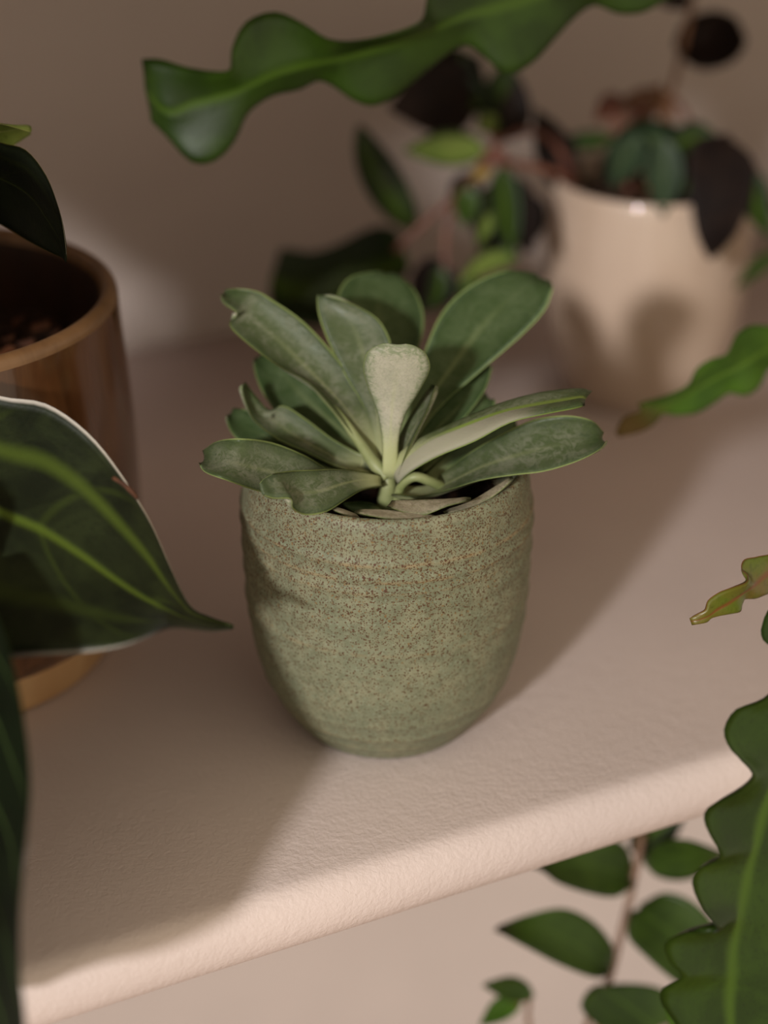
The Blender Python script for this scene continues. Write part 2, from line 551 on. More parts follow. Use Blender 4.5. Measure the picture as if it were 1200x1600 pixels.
def shelf_board(parent, z, t=0.026, half=1.3):
    prof = [(DEPTH, 0.0), (0.3, 0.0), (0.15, 0.0), (0.06, 0.0), (0.012, 0.0), (0.005, 0.0)]
    for dd, zz_ in ((0.0025, -0.0001), (0.0005, -0.0006), (-0.0014, -0.0018), (-0.0030, -0.0036), (-0.0044, -0.0060), (-0.0054, -0.0090), (-0.0059, -0.0122), (-0.0058, -0.0154),
                    (-0.0051, -0.0184), (-0.0037, -0.0212), (-0.0016, -0.0234), (0.0012, -0.0250), (0.0045, -0.0258)):
        prof.append((dd, zz_ * t / 0.026))
    prof += [(0.06, -t), (DEPTH, -t)]
    v, f = [], []
    for e in (-half, half):
        for (d, zz) in prof:
            v.append(S0 + SX * e + SN * d + np.array([0, 0, z + zz]))
    n = len(prof)
    for i in range(n):
        j = (i + 1) % n
        f.append((i, j, n + j, n + i))
    f.append(tuple(range(n))[::-1]); f.append(tuple(range(n, 2 * n)))
    o = mk('wall_mounted_shelf', v, f, PAINT_SHELF, parent)
    return o


wp = S0 + SN * DEPTH
wv, wf = [], []
for d in (0.0, 0.1):
    for e, z in ((-2.2, -1.3), (2.2, -1.3), (2.2, 1.3), (-2.2, 1.3)):
        wv.append(wp + SX * e + SN * d + np.array([0, 0, z]))
wf = [(0, 1, 2, 3), (7, 6, 5, 4), (0, 4, 5, 1), (1, 5, 6, 2), (2, 6, 7, 3), (3, 7, 4, 0)]
w = mk('wall_back', wv, wf, PAINT_WALL, None, smooth=False)
w['kind'] = 'structure'
fv = []
for z in (-1.3, -1.35):
    for e, d in ((-2.2, -2.5), (2.2, -2.5), (2.2, DEPTH + 0.1), (-2.2, DEPTH + 0.1)):
        fv.append(S0 + SX * e + SN * d + np.array([0, 0, z]))
nf = NT('floor_wood')
cf = nf.coord()
FLOORM = nf.done(nf.mix(nf.noise(nf.scale(cf, (1, 12, 1)), 6, 4), lin((128, 92, 62)), lin((156, 116, 82))), 0.5)
fl = mk('floor', fv, wf, FLOORM, None, smooth=False)
fl['kind'] = 'structure'

for zz, lab in ((0.0, 'pink-white painted wall shelf with rounded front edge, carrying the pots'),
                (0.375, 'added pink-white shelf above the plants, out of view, to shade the wall'),  # unseen shelf, added so its shadow darkens the upper wall
                (-0.64, 'pink-white painted wall shelf low on the wall, under the leafy vine')):
    o = shelf_board(None, zz)
    o['label'] = lab
    o['category'] = 'shelf'

# ------------------------------------------------------------------ succulent in the sage pot (centre)
GP = (0.001, 0.0, 0.0)
su = thing('potted_succulent', GP, 'grey-green rosette succulent in a speckled sage stoneware pot on the shelf', 'potted plant')


def ridge_sage(z, a, s):
    if s > 0.62:
        return 0.0
    d = 0.0
    for zr, w, h in ((0.0905, 0.0016, 0.00055), (0.0845, 0.0016, 0.0006), (0.0800, 0.0014, 0.0004), (0.0745, 0.002, 0.0004), (0.0655, 0.003, 0.0003),
                     (0.0555, 0.0022, 0.00035), (0.047, 0.002, 0.0002), (0.022, 0.0014, 0.0003), (0.0150, 0.0014, 0.00035), (0.0085, 0.0014, 0.0003)):
        q = (z + 0.0007 * math.sin(a + zr * 300) - zr) / w
        d += (1.5 + 0.6 * math.sin(a * 2 + zr * 700)) * h * math.exp(-q * q)
    return d


prof = [(0.0005, 0.0006), (0.026, 0.0006), (0.0305, 0.0004), (0.0325, 0.0018), (0.0355, 0.006), (0.0392, 0.0115), (0.0428, 0.018), (0.0460, 0.026), (0.0482, 0.035),
        (0.0496, 0.046), (0.0503, 0.058), (0.0506, 0.070), (0.0507, 0.082), (0.0504, 0.092), (0.0499, 0.100), (0.0494, 0.1035),
        (0.0484, 0.1055), (0.0470, 0.1060), (0.0458, 0.1050), (0.0452, 0.1025), (0.0452, 0.098), (0.0455, 0.085), (0.0445, 0.06), (0.038, 0.03), (0.0005, 0.02)]
lathe(su, 'pot', prof, GP, SAGE, 160, 8, 0.00018, ridge_sage)
soil(su, (GP[0], GP[1], 0.084), 0.0452, SOIL, 0.003)
tube(su, [np.array([GP[0], 0.000, 0.082]), at(604, 790, 0.645), at(606, 760, 0.640), at(608, 738, 0.639)], 0.0040, 0.0026, SU_STEM, 'stem', 10)

# back leaves first
leaf(su, [(580, 720, 606, 720), (565, 640, 622, 640), (545, 560, 645, 570), (529, 500, 660, 525), (527, 462, 662, 490), (545, 434, 650, 456), (578, 425, 628, 433), (596, 423, 612, 425)],
     [0.652, 0.672, 0.69, 0.70], (SU_DEEP, SU_PALE), 0.003, tilt=0.004)
leaf(su, [(600, 735, 616, 738), (618, 690, 642, 695), (636, 630, 690, 634), (661, 555, 758, 574), (690, 489, 812, 527), (733, 447, 850, 487), (785, 424, 863, 455), (815, 423, 863, 446), (838, 427, 860, 438)],
     [0.644, 0.656, 0.672, 0.684, 0.692], (SU_DEEP, SU_PALE), 0.003, tilt=-0.003)
leaf(su, [(622, 742, 630, 730), (684, 694, 662, 660), (724, 655, 700, 618), (757, 610, 730, 588), (767, 578, 748, 570), (767, 569, 757, 565)],
     [0.652, 0.662, 0.672], (SU_DEEP, SU_PALE), 0.002, tilt=0.004)
leaf(su, [(650, 745, 650, 725), (704, 698, 690, 672), (742, 668, 722, 640), (764, 648, 742, 624), (773, 632, 752, 614), (772, 622, 760, 614)],
     [0.652, 0.660, 0.668], (SU_DEEP, SU_PALE), 0.002, tilt=0.003)
leaf(su, [(660, 765, 660, 745), (700, 752, 694, 712), (746, 738, 726, 690), (795, 712, 772, 668), (813, 682, 798, 656), (814, 668, 806, 656)],
     [0.650, 0.656, 0.664], (SU_DEEP, SU_PALE), 0.002, tilt=0.003)
leaf(su, [(585, 725, 596, 712), (548, 712, 578, 680), (500, 692, 560, 640), (444, 658, 530, 598), (412, 617, 480, 556), (398, 582, 432, 540), (397, 560, 410, 545)],
     [0.648, 0.660, 0.672, 0.678], (SU_DEEP, SU_PALE), 0.003, tilt=0.004)
leaf(su, [(580, 742, 585, 730), (515, 735, 535, 708), (450, 715, 475, 676), (395, 700, 428, 655), (366, 682, 395, 643), (356, 662, 374, 638), (355, 648, 363, 637)],
     [0.645, 0.654, 0.662], (SU_DEEP, SU_PALE), 0.002, tilt=0.004)
leaf(su, [(596, 735, 606, 730), (584, 682, 602, 670), (566, 632, 608, 628), (540, 588, 614, 590), (513, 535, 612, 540), (498, 494, 590, 498), (495, 468, 545, 473), (496, 460, 508, 463)],
     [0.641, 0.648, 0.655, 0.658], (SU_TOP, SU_PALE), 0.002, tilt=-0.002)
leaf(su, [(590, 742, 608, 736), (562, 694, 596, 690), (522, 641, 578, 645), (482, 598, 563, 615), (432, 570, 530, 563), (388, 538, 476, 504), (358, 508, 425, 468), (371, 491, 404, 456), (350, 474, 378, 451), (345, 458, 352, 452)],
     [0.640, 0.648, 0.654, 0.658], (SU_TOP, SU_PALE), 0.0045, tilt=0.003)
leaf(su, [(592, 742, 598, 734), (560, 736, 578, 716), (530, 731, 556, 706), (482, 708, 520, 686), (432, 685, 480, 656), (398, 658, 444, 634), (385, 632, 421, 640), (379, 612, 398, 616), (379, 601, 384, 597)],
     [0.640, 0.646, 0.650, 0.652], (SU_TOP, SU_PALE), 0.0035, tilt=0.003)
leaf(su, [(560, 728, 566, 716), (572, 736, 568, 706), (584, 738, 576, 706), (592, 732, 586, 712)], [0.644, 0.637], (SU_TOP, SU_PALE), 0.001, 0.0012)
leaf(su, [(590, 755, 588, 740), (520, 772, 520, 735), (462, 776, 478, 712), (408, 769, 425, 691), (354, 751, 376, 685), (320, 738, 340, 689), (310, 722, 316, 704)],
     [0.640, 0.622, 0.611, 0.622], (SU_TOP, SU_PALE), 0.003, tilt=0.006)
# right side
leaf(su, [(612, 772, 608, 756), (655, 776, 664, 758), (700, 766, 698, 734), (750, 751, 742, 702), (800, 743, 788, 676), (850, 737, 835, 655), (900, 722, 885, 649), (935, 704, 925, 657), (947, 688, 944, 676)],
     [0.640, 0.634, 0.628, 0.626], (SU_TOP, SU_PALE), 0.003, tilt=0.007)
leaf(su, [(622, 757, 616, 744, 609, 730), (642, 738, 634, 722, 624, 708), (684, 714, 672, 693, 652, 688), (742, 690, 730, 671, 708, 661), (797, 661, 790, 652, 776, 632), (850, 648, 846, 642, 842, 613), (896, 639, 896, 634, 900, 607), (914, 634, 917, 630, 926, 611)],
     [0.636, 0.628, 0.620, 0.616], (SU_FOLD, SU_PALE), -0.0015, 0.0018, tilt=[0.002, 0.006, 0.012, 0.013])
leaf(su, [(613, 738, 622, 742), (618, 700, 634, 710), (632, 664, 650, 676), (654, 628, 668, 638), (675, 600, 680, 602)], [0.638, 0.634, 0.636], (SU_TOP, SU_PALE), 0.002, 0.0014, tilt=-0.006)
# upright centre leaf, pale back towards the viewer
leaf(su, [(597, 748, 622, 748), (597, 692, 623, 692), (590, 647, 633, 650), (575, 607, 656, 610), (567, 574, 672, 577), (574, 550, 666, 553), (592, 539, 650, 541), (606, 536, 634, 537)],
     [0.636, 0.630, 0.621, 0.618], (SU_PALE, SU_TOP), -0.0014, 0.0022)
# petioles
tube(su, [at(620, 784, 0.640), at(628, 758, 0.635), at(648, 745, 0.632), at(672, 752, 0.634), at(690, 760, 0.638)], 0.0016, 0.0018, SU_STEM, 'leaf_stalk', 10)
tube(su, [at(606, 745, 0.638), at(586, 725, 0.638), at(560, 688, 0.6415), at(528, 645, 0.645), at(488, 602, 0.649)], 0.0030, 0.0008, SU_STEM, 'leaf_stalk', 10)
# front leaf with a notch, over the rim
leaf(su, [(597, 760, 597, 744), (567, 766, 560, 737), (541, 781, 526, 733), (510, 800, 492, 734), (477, 805, 460, 735), (458, 795, 442, 737), (455, 780, 427, 740), (428, 779, 412, 748), (410, 773, 405, 756)],
     [0.634, 0.612, 0.602, 0.598], (SU_TOP, SU_PALE), 0.0012, 0.0022, tilt=[0.002, 0.004, 0.003, 0.001])
# shrivelled leaves inside the rim
leaf(su, [(688, 811, 684, 806), (640, 814, 636, 799), (592, 809, 596, 796), (553, 801, 556, 797)], [0.6085, 0.6065], (SU_DRY, SU_DRY), 0.0, 0.001, tilt=0.003, nu=6)
leaf(su, [(604, 792, 612, 782), (655, 806, 648, 780), (700, 791, 704, 779), (736, 781, 736, 777)], [0.613, 0.611], (SU_DRY, SU_DRY), 0.0, 0.001, tilt=0.004, nu=6)
leaf(su, [(695, 803, 692, 799), (735, 795, 733, 784), (775, 773, 772, 761), (803, 748, 800, 744)], [0.614, 0.618, 0.622], (SU_DRY, SU_DRY), 0.0, 0.001, tilt=0.003, nu=6)
leaf(su, [(565, 812, 560, 806), (540, 806, 542, 798), (518, 796, 522, 792)], [0.611, 0.612], (SU_DRY, SU_DRY), 0.0, 0.001, tilt=0.002, nu=6)
blade(su, (598, 800), (535, 788), 20, 0.640, 0.632, (SU_DEEP, SU_DEEP))

# ------------------------------------------------------------------ broad velvet-leaved plant in the brown pot (left)
BP = (-0.174, 0.0506, 0.0)
ph = thing('potted_philodendron', BP, 'broad dark velvet-leaved plant in a glossy brown glazed pot, left of the succulent', 'potted plant')
bprof = [(0.060, 0.0185), (0.070, 0.019), (0.0735, 0.021), (0.0775, 0.035), (0.0800, 0.055), (0.0805, 0.08), (0.0795, 0.105), (0.0780, 0.128), (0.0773, 0.1425)]
pb = lathe(ph, 'pot', bprof, BP, BROWN, 144, 6, 0.0002)
rprof = [(0.0773, 0.1422), (0.0769, 0.1444), (0.0757, 0.1462), (0.0738, 0.1470), (0.0722, 0.1462), (0.0712, 0.1445), (0.0706, 0.142)]
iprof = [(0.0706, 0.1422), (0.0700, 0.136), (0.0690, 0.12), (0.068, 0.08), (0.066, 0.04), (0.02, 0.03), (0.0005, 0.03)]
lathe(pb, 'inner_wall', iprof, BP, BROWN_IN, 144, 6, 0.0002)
lathe(pb, 'rim', rprof, BP, BROWN_RIM, 144, 6, 0.0002)
fprof = [(0.0005, 0.0006), (0.055, 0.0006), (0.0635, 0.0004), (0.0660, 0.002), (0.0685, 0.010), (0.0700, 0.0175), (0.0690, 0.0195), (0.060, 0.0185)]
lathe(pb, 'foot', fprof, BP, FOOT, 144, 5, 0.0)
soil(ph, (BP[0], BP[1], 0.117), 0.0690, SOIL, 0.006)
CHIP = mat_stem('bark_chip', (110, 64, 34), (70, 40, 24), 0.8)
for px, py, s, a in ((62, 510, 9, 0.2), (40, 537, 8, 0.1), (86, 540, 5, 0.8), (116, 522, 5, 0.4), (8, 552, 8, 0.9), (48, 562, 6, 0.3), (70, 563, 9, -0.2), (20, 566, 6, 0.5), (88, 520, 4, 1.0), (30, 500, 5, 0.6), (100, 552, 4, 0.0), (12, 530, 5, 0.2)):
    # where the view ray meets the soil
    dr = at(px, py, 1.0) - CAM
    c = CAM + dr * ((0.1205 - CAM[2]) / dr[2])
    r = s * 0.00028
    q = []
    for sx, sy, sz in ((-1, -1, -1), (1, -1, -1), (1, 1, -1), (-1, 1, -1), (-1, -1, 1), (1, -1, 1), (1, 1, 1), (-1, 1, 1)):
        x, y, z = sx * r * 1.5 * (0.8 + 0.4 * random.random()), sy * r * 0.7 * (0.8 + 0.4 * random.random()), sz * r * 0.45
        q.append((c[0] + x * math.cos(a) - y * math.sin(a), c[1] + x * math.sin(a) + y * math.cos(a), c[2] + z + 0.25 * x))
    mk('bark_chip', q, [(3, 2, 1, 0), (4, 5, 6, 7), (0, 1, 5, 4), (1, 2, 6, 5), (2, 3, 7, 6), (3, 0, 4, 7)], CHIP, ph, smooth=False)

BIG = leaf(ph, [(-205, 640, -190, 690, -205, 740), (-150, 572, -130, 730, -175, 860), (-60, 590, -50, 768, -85, 985), (0, 617, 5, 790, -10, 1026), (70, 630, 65, 814, 60, 1026), (135, 676, 130, 855, 130, 1019),
           (190, 741, 185, 895, 190, 1008), (236, 811, 230, 926, 232, 995), (270, 888, 265, 947, 265, 984), (297, 945, 296, 964, 297, 985), (328, 965, 330, 976, 332, 987), (364, 979, 366, 981, 363, 983)],
           [0.590, 0.575, 0.565, 0.562, 0.572], (VELVET, VELVET_DARK), 0.006, 0.0012, tilt=[-0.022, -0.028, -0.02, 0.0], nu=16, wave=0.0006)
# brown scar on the pale margin
leaf(BIG, [(174, 748, 178, 744), (190, 759, 196, 754), (204, 772, 210, 767), (214, 782, 216, 778)], [0.5755, 0.5795], (CHIP, CHIP), 0.0, 0.0012, nu=4, name='leaf_scar')
tube(BIG, [at(-190, 690, 0.590), at(-240, 600, 0.62), at(-230, 520, 0.66), np.array([BP[0] - 0.02, BP[1] - 0.01, 0.088])], 0.0022, 0.003, STEM_GREEN, 'petiole')
L2 = leaf(ph, [(-75, 870, -60, 875, -45, 875), (-150, 930, -62, 950, -6, 957), (-260, 1050, -66, 1060, 24, 1042), (-290, 1190, -72, 1190, 44, 1190), (-280, 1320, -66, 1320, 45, 1305), (-250, 1430, -58, 1430, 33, 1430), (-210, 1530, -50, 1530, 29, 1520),
          (-160, 1590, -45, 1596, 38, 1592), (-130, 1618, -42, 1620, 36, 1618), (-90, 1630, -40, 1632, 8, 1632)],
          [0.555, 0.525, 0.513, 0.507, 0.503], (VELVET_PALE, VELVET_DARK), 0.006, 0.0012, tilt=[-0.01, -0.025, -0.02], nu=14, wave=0.0006)
tube(L2, [at(-60, 876, 0.555), at(-120, 780, 0.55), at(-250, 660, 0.60), np.array([BP[0] - 0.03, BP[1] - 0.02, 0.088])], 0.0022, 0.003, STEM_GREEN, 'petiole')
L3 = leaf(ph, [(-230, 190, -228, 205, -230, 222), (-150, 180, -150, 240, -145, 300), (-60, 196, -62, 268, -62, 328), (0, 222, -4, 292, 0, 351), (40, 234, 34, 310, 34, 371), (72, 274, 60, 338, 61, 386), (92, 326, 84, 368, 84, 397), (101, 372, 98, 392, 97, 403), (104, 404, 104, 407, 103, 411)],
          [0.625, 0.62, 0.615, 0.62], (VELVET_DARK, VELVET), 0.004, 0.001, tilt=[0.01, 0.022, 0.01, 0.0], nu=12)
tube(L3, [at(-228, 205, 0.625), at(-280, 300, 0.64), np.array([BP[0] - 0.03, BP[1] + 0.005, 0.088])], 0.0018, 0.003, STEM_GREEN, 'petiole')
L4 = leaf(ph, [(-180, 210, -178, 225), (-120, 190, -100, 250), (-50, 186, -40, 252), (0, 194, 8, 236), (28, 201, 30, 222), (49, 207, 49, 210)], [0.64, 0.635, 0.64], (YOUNG, YOUNG), 0.003, 0.001, tilt=0.01)
tube(L4, [at(-178, 218, 0.64), at(-230, 330, 0.66), np.array([BP[0] - 0.015, BP[1] + 0.01, 0.088])], 0.0016, 0.0028, STEM_GREEN, 'petiole')
# extra leaves added out of view at left, facing the sun to cast shade


def shade_leaf(parent, base, tip, width, normal, mats, droop=0.01):
    b, e = np.array(base), np.array(tip)
    side = np.cross(e - b, np.array(normal)); side /= np.linalg.norm(side)
    nn = np.cross(side, e - b); nn /= np.linalg.norm(nn)
    ts = np.linspace(0, 1, 15)
    w = width / 2 * np.sin(math.pi * ts ** 0.8) ** 0.7 * (1 - 0.25 * ts) + 0.0008
    M = b + (e - b) * ts[:, None] + nn * (droop * 4 * ts * (1 - ts))[:, None]
    return sheet('leaf', M - side * w[:, None], M, M + side * w[:, None], parent, mats, 0.005, 0.0012, 10)


LT_DIR = np.array([-sdir.x, -sdir.y, -sdir.z])
for b_, t_, w_ in (((-0.335, -0.015, 0.25), (-0.135, -0.105, 0.215), 0.12), ((-0.35, -0.09, 0.185), (-0.175, -0.175, 0.12), 0.14),
                   ((-0.275, -0.145, 0.105), (-0.125, -0.235, 0.075), 0.105)):
    o = shade_leaf(ph, b_, t_, w_, LT_DIR, (VELVET, VELVET_DARK))
    bb = np.array(b_)
    tube(o, [bb, bb + np.array([0.02, 0.02, 0.03]), np.array([-0.225, 0.04, 0.20]), np.array([BP[0] - 0.03, BP[1] + 0.01, 0.088])], 0.0018, 0.003, STEM_GREEN, 'petiole')

# ------------------------------------------------------------------ trailing vine in the cream pot (back)
WP = (0.131, 0.299, 0.0)
vi = thing('potted_trailing_vine', WP, 'trailing dark-leaved vine with red stems in a glazed cream pot, back right', 'potted plant')
wprof = [(0.0005, 0.0006), (0.030, 0.0006), (0.0345, 0.0004), (0.0370, 0.002), (0.0405, 0.009), (0.0440, 0.020), (0.0470, 0.034), (0.0490, 0.050), (0.0502, 0.068), (0.0505, 0.085), (0.0500, 0.100),
         (0.0495, 0.108), (0.0488, 0.1115), (0.0475, 0.1130), (0.0462, 0.1120), (0.0456, 0.108), (0.0450, 0.09), (0.0445, 0.06), (0.03, 0.03), (0.0005, 0.03)]
lathe(vi, 'pot', wprof, WP, CREAM, 144, 6, 0.0002, lambda z, a, s: 0.00015 * math.sin(z * 900) if s < 0.6 else 0)
soil(vi, (WP[0], WP[1], 0.098), 0.0452, SOIL, 0.006, dome=0.006)
B = (VINE_BLACK, VINE_BLACK); G = (VINE, VINE_BLACK); S = (VINE_STRIPE, VINE_BLACK); LT = (VINE_LIGHT, VINE_BLACK); TL = (VINE_TEAL, VINE_BLACK)
leaf(vi, [(645, 362, 652, 350), (612, 346, 652, 325), (582, 316, 636, 285), (562, 280, 615, 250), (553, 240, 592, 222), (556, 208, 576, 205), (563, 196, 568, 196)], [0.87, 0.86, 0.855], S, 0.003, 0.001, 0.006)
blade(vi, (760, 234), (630, 236), 56, 0.87, 0.85, LT, 0.03)
blade(vi, (748, 120), (606, 170), 120, 0.88, 0.86, B, -0.08)
blade(vi, (750, 90), (640, 190), 110, 0.885, 0.87, B, 0.05)
blade(vi, (752, 172), (700, 110), 50, 0.875, 0.88, S)
blade(vi, (728, 190), (722, 75), 62, 0.885, 0.88, S, 0.0)
blade(vi, (785, 222), (790, 92), 84, 0.885, 0.89, S, 0.0)
blade(vi, (800, 220), (812, 120), 50, 0.882, 0.88, B)
blade(vi, (772, 240), (748, 262), 18, 0.866, 0.862, (STEM_RED, STEM_RED))
blade(vi, (776, 232), (792, 262), 18, 0.864, 0.86, (STEM_RED, STEM_RED))
blade(vi, (762, 256), (738, 282), 20, 0.866, 0.86, (YELLOW, YELLOW))
blade(vi, (775, 180), (748, 205), 34, 0.87, 0.865, LT)
blade(vi, (884, 300), (836, 168), 62, 0.90, 0.88, B, 0.04)
blade(vi, (860, 235), (905, 290), 46, 0.905, 0.90, B)
blade(vi, (732, 290), (726, 356), 40, 0.865, 0.86, G)
blade(vi, (786, 255), (804, 405), 50, 0.865, 0.85, S, 0.03)
blade(vi, (772, 285), (752, 402), 60, 0.872, 0.86, B, -0.03)
blade(vi, (805, 275), (832, 395), 56, 0.87, 0.855, B, 0.05)
blade(vi, (770, 330), (745, 385), 22, 0.858, 0.85, LT)
blade(vi, (790, 300), (770, 405), 60, 0.878, 0.87, B)
blade(vi, (830, 300), (818, 395), 60, 0.878, 0.87, B)
blade(vi, (740, 270), (706, 330), 44, 0.885, 0.88, B)
blade(vi, (800, 180), (756, 130), 60, 0.89, 0.89, B)
blade(vi, (812, 398), (716, 446), 34, 0.86, 0.85, LT, 0.12)
blade(vi, (692, 402), (640, 492), 76, 0.872, 0.86, B, -0.1)
blade(vi, (690, 415), (668, 488), 34, 0.862, 0.855, S, -0.1)
blade(vi, (716, 440), (760, 470), 40, 0.87, 0.86, G)
leaf(vi, [(640, 420, 632, 378), (600, 476, 612, 356), (555, 500, 578, 356), (505, 512, 530, 380), (466, 508, 490, 393), (440, 505, 462, 390), (427, 492, 442, 388), (424, 474, 434, 394)], [0.885, 0.88, 0.875], S, 0.004, 0.001, 0.008)
blade(vi, (610, 440), (470, 470), 60, 0.866, 0.86, G, 0.05)
leaf(vi, [(1092, 232, 1090, 210), (1046, 248, 1052, 194), (1000, 268, 1010, 186), (965, 288, 972, 200), (948, 290, 952, 230), (944, 276, 946, 260)], [0.90, 0.885, 0.87], TL, 0.004, 0.001, -0.006)
blade(vi, (1000, 210), (958, 292), 58, 0.872, 0.862, TL, 0.05)
blade(vi, (1040, 215), (1036, 340), 58, 0.868, 0.862, TL, 0.0)
blade(vi, (1012, 210), (1084, 300), 60, 0.885, 0.87, G, 0.1)
blade(vi, (1060, 205), (1082, 330), 60, 0.88, 0.868, B, 0.0)
blade(vi, (1120, 210), (1040, 240), 50, 0.875, 0.87, S, 0.1)
leaf(vi, [(1150, 222, 1140, 208), (1178, 250, 1090, 216), (1176, 300, 1074, 258), (1154, 360, 1080, 320), (1128, 392, 1088, 366), (1108, 408, 1104, 402)], [0.87, 0.855, 0.848], B, 0.003, 0.001, 0.006)
blade(vi, (880, 222), (968, 214), 30, 0.90, 0.885, S, 0.02)
leaf(vi, [(1062, 88, 1052, 70), (1090, 108, 1070, 32), (1125, 106, 1110, 16), (1155, 88, 1145, 24), (1166, 62, 1162, 46)], [0.90, 0.89], B, 0.003, 0.001, 0.006)
blade(vi, (1082, 0), (1028, 4), 26, 0.89, 0.89, B)
blade(vi, (1182, 268), (1206, 372), 46, 0.86, 0.85, S, 0.1)
blade(vi, (1215, 395), (1150, 452), 24, 0.88, 0.87, G, 0.05)
blade(vi, (965, 198), (1004, 138), 28, 0.905, 0.90, (STEM_TAN, STEM_TAN))
blade(vi, (1000, 195), (1034, 128), 30, 0.905, 0.90, (STEM_TAN, STEM_TAN))
blade(vi, (1052, 196), (1022, 136), 26, 0.905, 0.90, (STEM_TAN, STEM_TAN))
blade(vi, (1012, 200), (984, 150), 24, 0.905, 0.90, (STEM_TAN, STEM_TAN))
blade(vi, (968, 146), (930, 190), 34, 0.91, 0.905, (STEM_RED, STEM_RED))
blade(vi, (1010, 160), (985, 195), 24, 0.90, 0.90, (STEM_RED, STEM_RED))
for pts, r in (([(905, 300, 0.90), (868, 225, 0.89), (820, 205, 0.88), (775, 225, 0.872), (758, 262, 0.868), (705, 312, 0.866), (648, 362, 0.868), (618, 392, 0.872)], 0.0018),
               ([(762, 262, 0.868), (722, 300, 0.868), (700, 350, 0.868), (696, 400, 0.87), (704, 440, 0.87), (722, 470, 0.87)], 0.0016),
               ([(905, 300, 0.90), (870, 270, 0.88), (800, 255, 0.87), (765, 248, 0.868)], 0.002),
               ([(1010, 300, 0.90), (1030, 220, 0.90), (1048, 150, 0.90), (1062, 95, 0.90), (1078, 25, 0.90), (1090, -60, 0.90)], 0.0017),
               ([(985, 300, 0.90), (960, 220, 0.905), (975, 160, 0.905), (1020, 140, 0.905), (1065, 168, 0.90), (1085, 215, 0.895)], 0.0015),
               ([(1000, 290, 0.90), (990, 200, 0.905), (1012, 150, 0.905), (1042, 150, 0.90)], 0.0015),
               ([(1085, 280, 0.90), (1130, 225, 0.88), (1170, 250, 0.87), (1196, 300, 0.865), (1225, 350, 0.86)], 0.0018),
               ([(745, 190, 0.872), (772, 215, 0.87), (768, 250, 0.868)], 0.0016)):
    tube(vi, [at(*p) for p in pts], r * (1.4 if pts[0][0] in (985, 1000) else 1.0), r * 0.8, STEM_TAN if pts[0][0] in (1010, 1000) else STEM_RED, 'vine_stem', 7, 4)

# ------------------------------------------------------------------ lobed flat-stemmed cacti
def flat_stem(parent, st, depth, mat, tilt=0.0, fold=0.002, thick=0.0022, sub=3):
    return leaf(parent, st, depth, (mat, mat), fold, thick, tilt, 12, sub, 'flat_stem')


KP = (0.40, 0.33, 0.0)
ka = thing('fishbone_cactus', KP, 'long lobed dark green cactus stem arching across the top of the picture', 'cactus')
kprof = [(0.0005, 0.0006), (0.04, 0.0006), (0.045, 0.002), (0.055, 0.05), (0.060, 0.10), (0.060, 0.108), (0.056, 0.110), (0.054, 0.10), (0.05, 0.05), (0.0005, 0.04)]
lathe(ka, 'pot', kprof, KP, TERRA, 64, 5)
soil(ka, (KP[0], KP[1], 0.092), 0.0528, SOIL)
top = [(221, 92, 226, 142, 236, 190), (250, 92, 262, 178, 260, 214), (290, 104, 300, 163, 298, 253), (335, 111, 340, 152, 335, 252), (360, 107, 372, 142, 367, 221), (362, 76, 395, 133, 388, 178), (384, 34, 428, 120, 425, 151),
       (430, 18, 460, 110, 468, 141), (475, 37, 490, 102, 498, 127), (510, 59, 520, 95, 524, 138), (548, 65, 550, 87, 550, 156), (600, 58, 595, 74, 582, 166), (645, 44, 640, 60, 620, 150), (663, 26, 675, 47, 680, 100),
       (667, -5, 700, 38, 722, 72), (690, -60, 735, 25, 748, 82), (740, -85, 780, 12, 790, 116), (800, -80, 830, -2, 832, 99), (850, -50, 870, -15, 865, 64), (880, -40, 900, -22, 900, 27), (920, -45, 930, -28, 930, 9),
       (950, -90, 965, -35, 965, 22), (1010, -110, 1010, -42, 1005, 20), (1070, -80, 1060, -50, 1050, -5), (1130, -70, 1120, -58, 1110, -45)]
T1 = flat_stem(ka, top, [0.705, 0.70, 0.705, 0.72, 0.74], CACTUS, [0.006, 0.012, 0.008], 0.003)
tube(T1, [at(1115, -58, 0.738), np.array([0.22, 0.22, 0.255]), np.array([0.33, 0.29, 0.21]), np.array([KP[0] - 0.01, KP[1] - 0.01, 0.088])], 0.003, 0.005, STEM_GREEN, 'stem_base')

KQ = (0.335, 0.115, 0.0)
kb = thing('fishbone_cactus', KQ, 'cactus with flat scalloped stems hanging in from the right edge over the shelf', 'cactus')
lathe(kb, 'pot', kprof, KQ, TERRA, 64, 5)
soil(kb, (KQ[0], KQ[1], 0.092), 0.0528, SOIL)
r1 = [(961, 676, 963, 679, 966, 683), (974, 652, 984, 666, 1000, 676), (1002, 642, 1014, 652, 1022, 664), (998, 630, 1030, 640, 1036, 648), (1038, 621, 1052, 628, 1056, 650), (1076, 604, 1080, 612, 1090, 646), (1088, 576, 1106, 598, 1120, 628),
      (1112, 560, 1130, 586, 1140, 615), (1136, 552, 1150, 576, 1165, 619), (1150, 522, 1172, 564, 1188, 604), (1176, 507, 1200, 548, 1205, 575), (1215, 505, 1230, 528, 1245, 570), (1240, 450, 1275, 490, 1310, 530), (1300, 400, 1320, 430, 1345, 450)]
F1 = flat_stem(kb, r1, [0.715, 0.72, 0.725, 0.75], CACTUS_BRIGHT, [0.0, 0.008, 0.01])
tube(F1, [at(1320, 430, 0.75), np.array([0.27, 0.13, 0.17]), np.array([KQ[0] - 0.01, KQ[1], 0.088])], 0.003, 0.004, STEM_GREEN, 'stem_base')
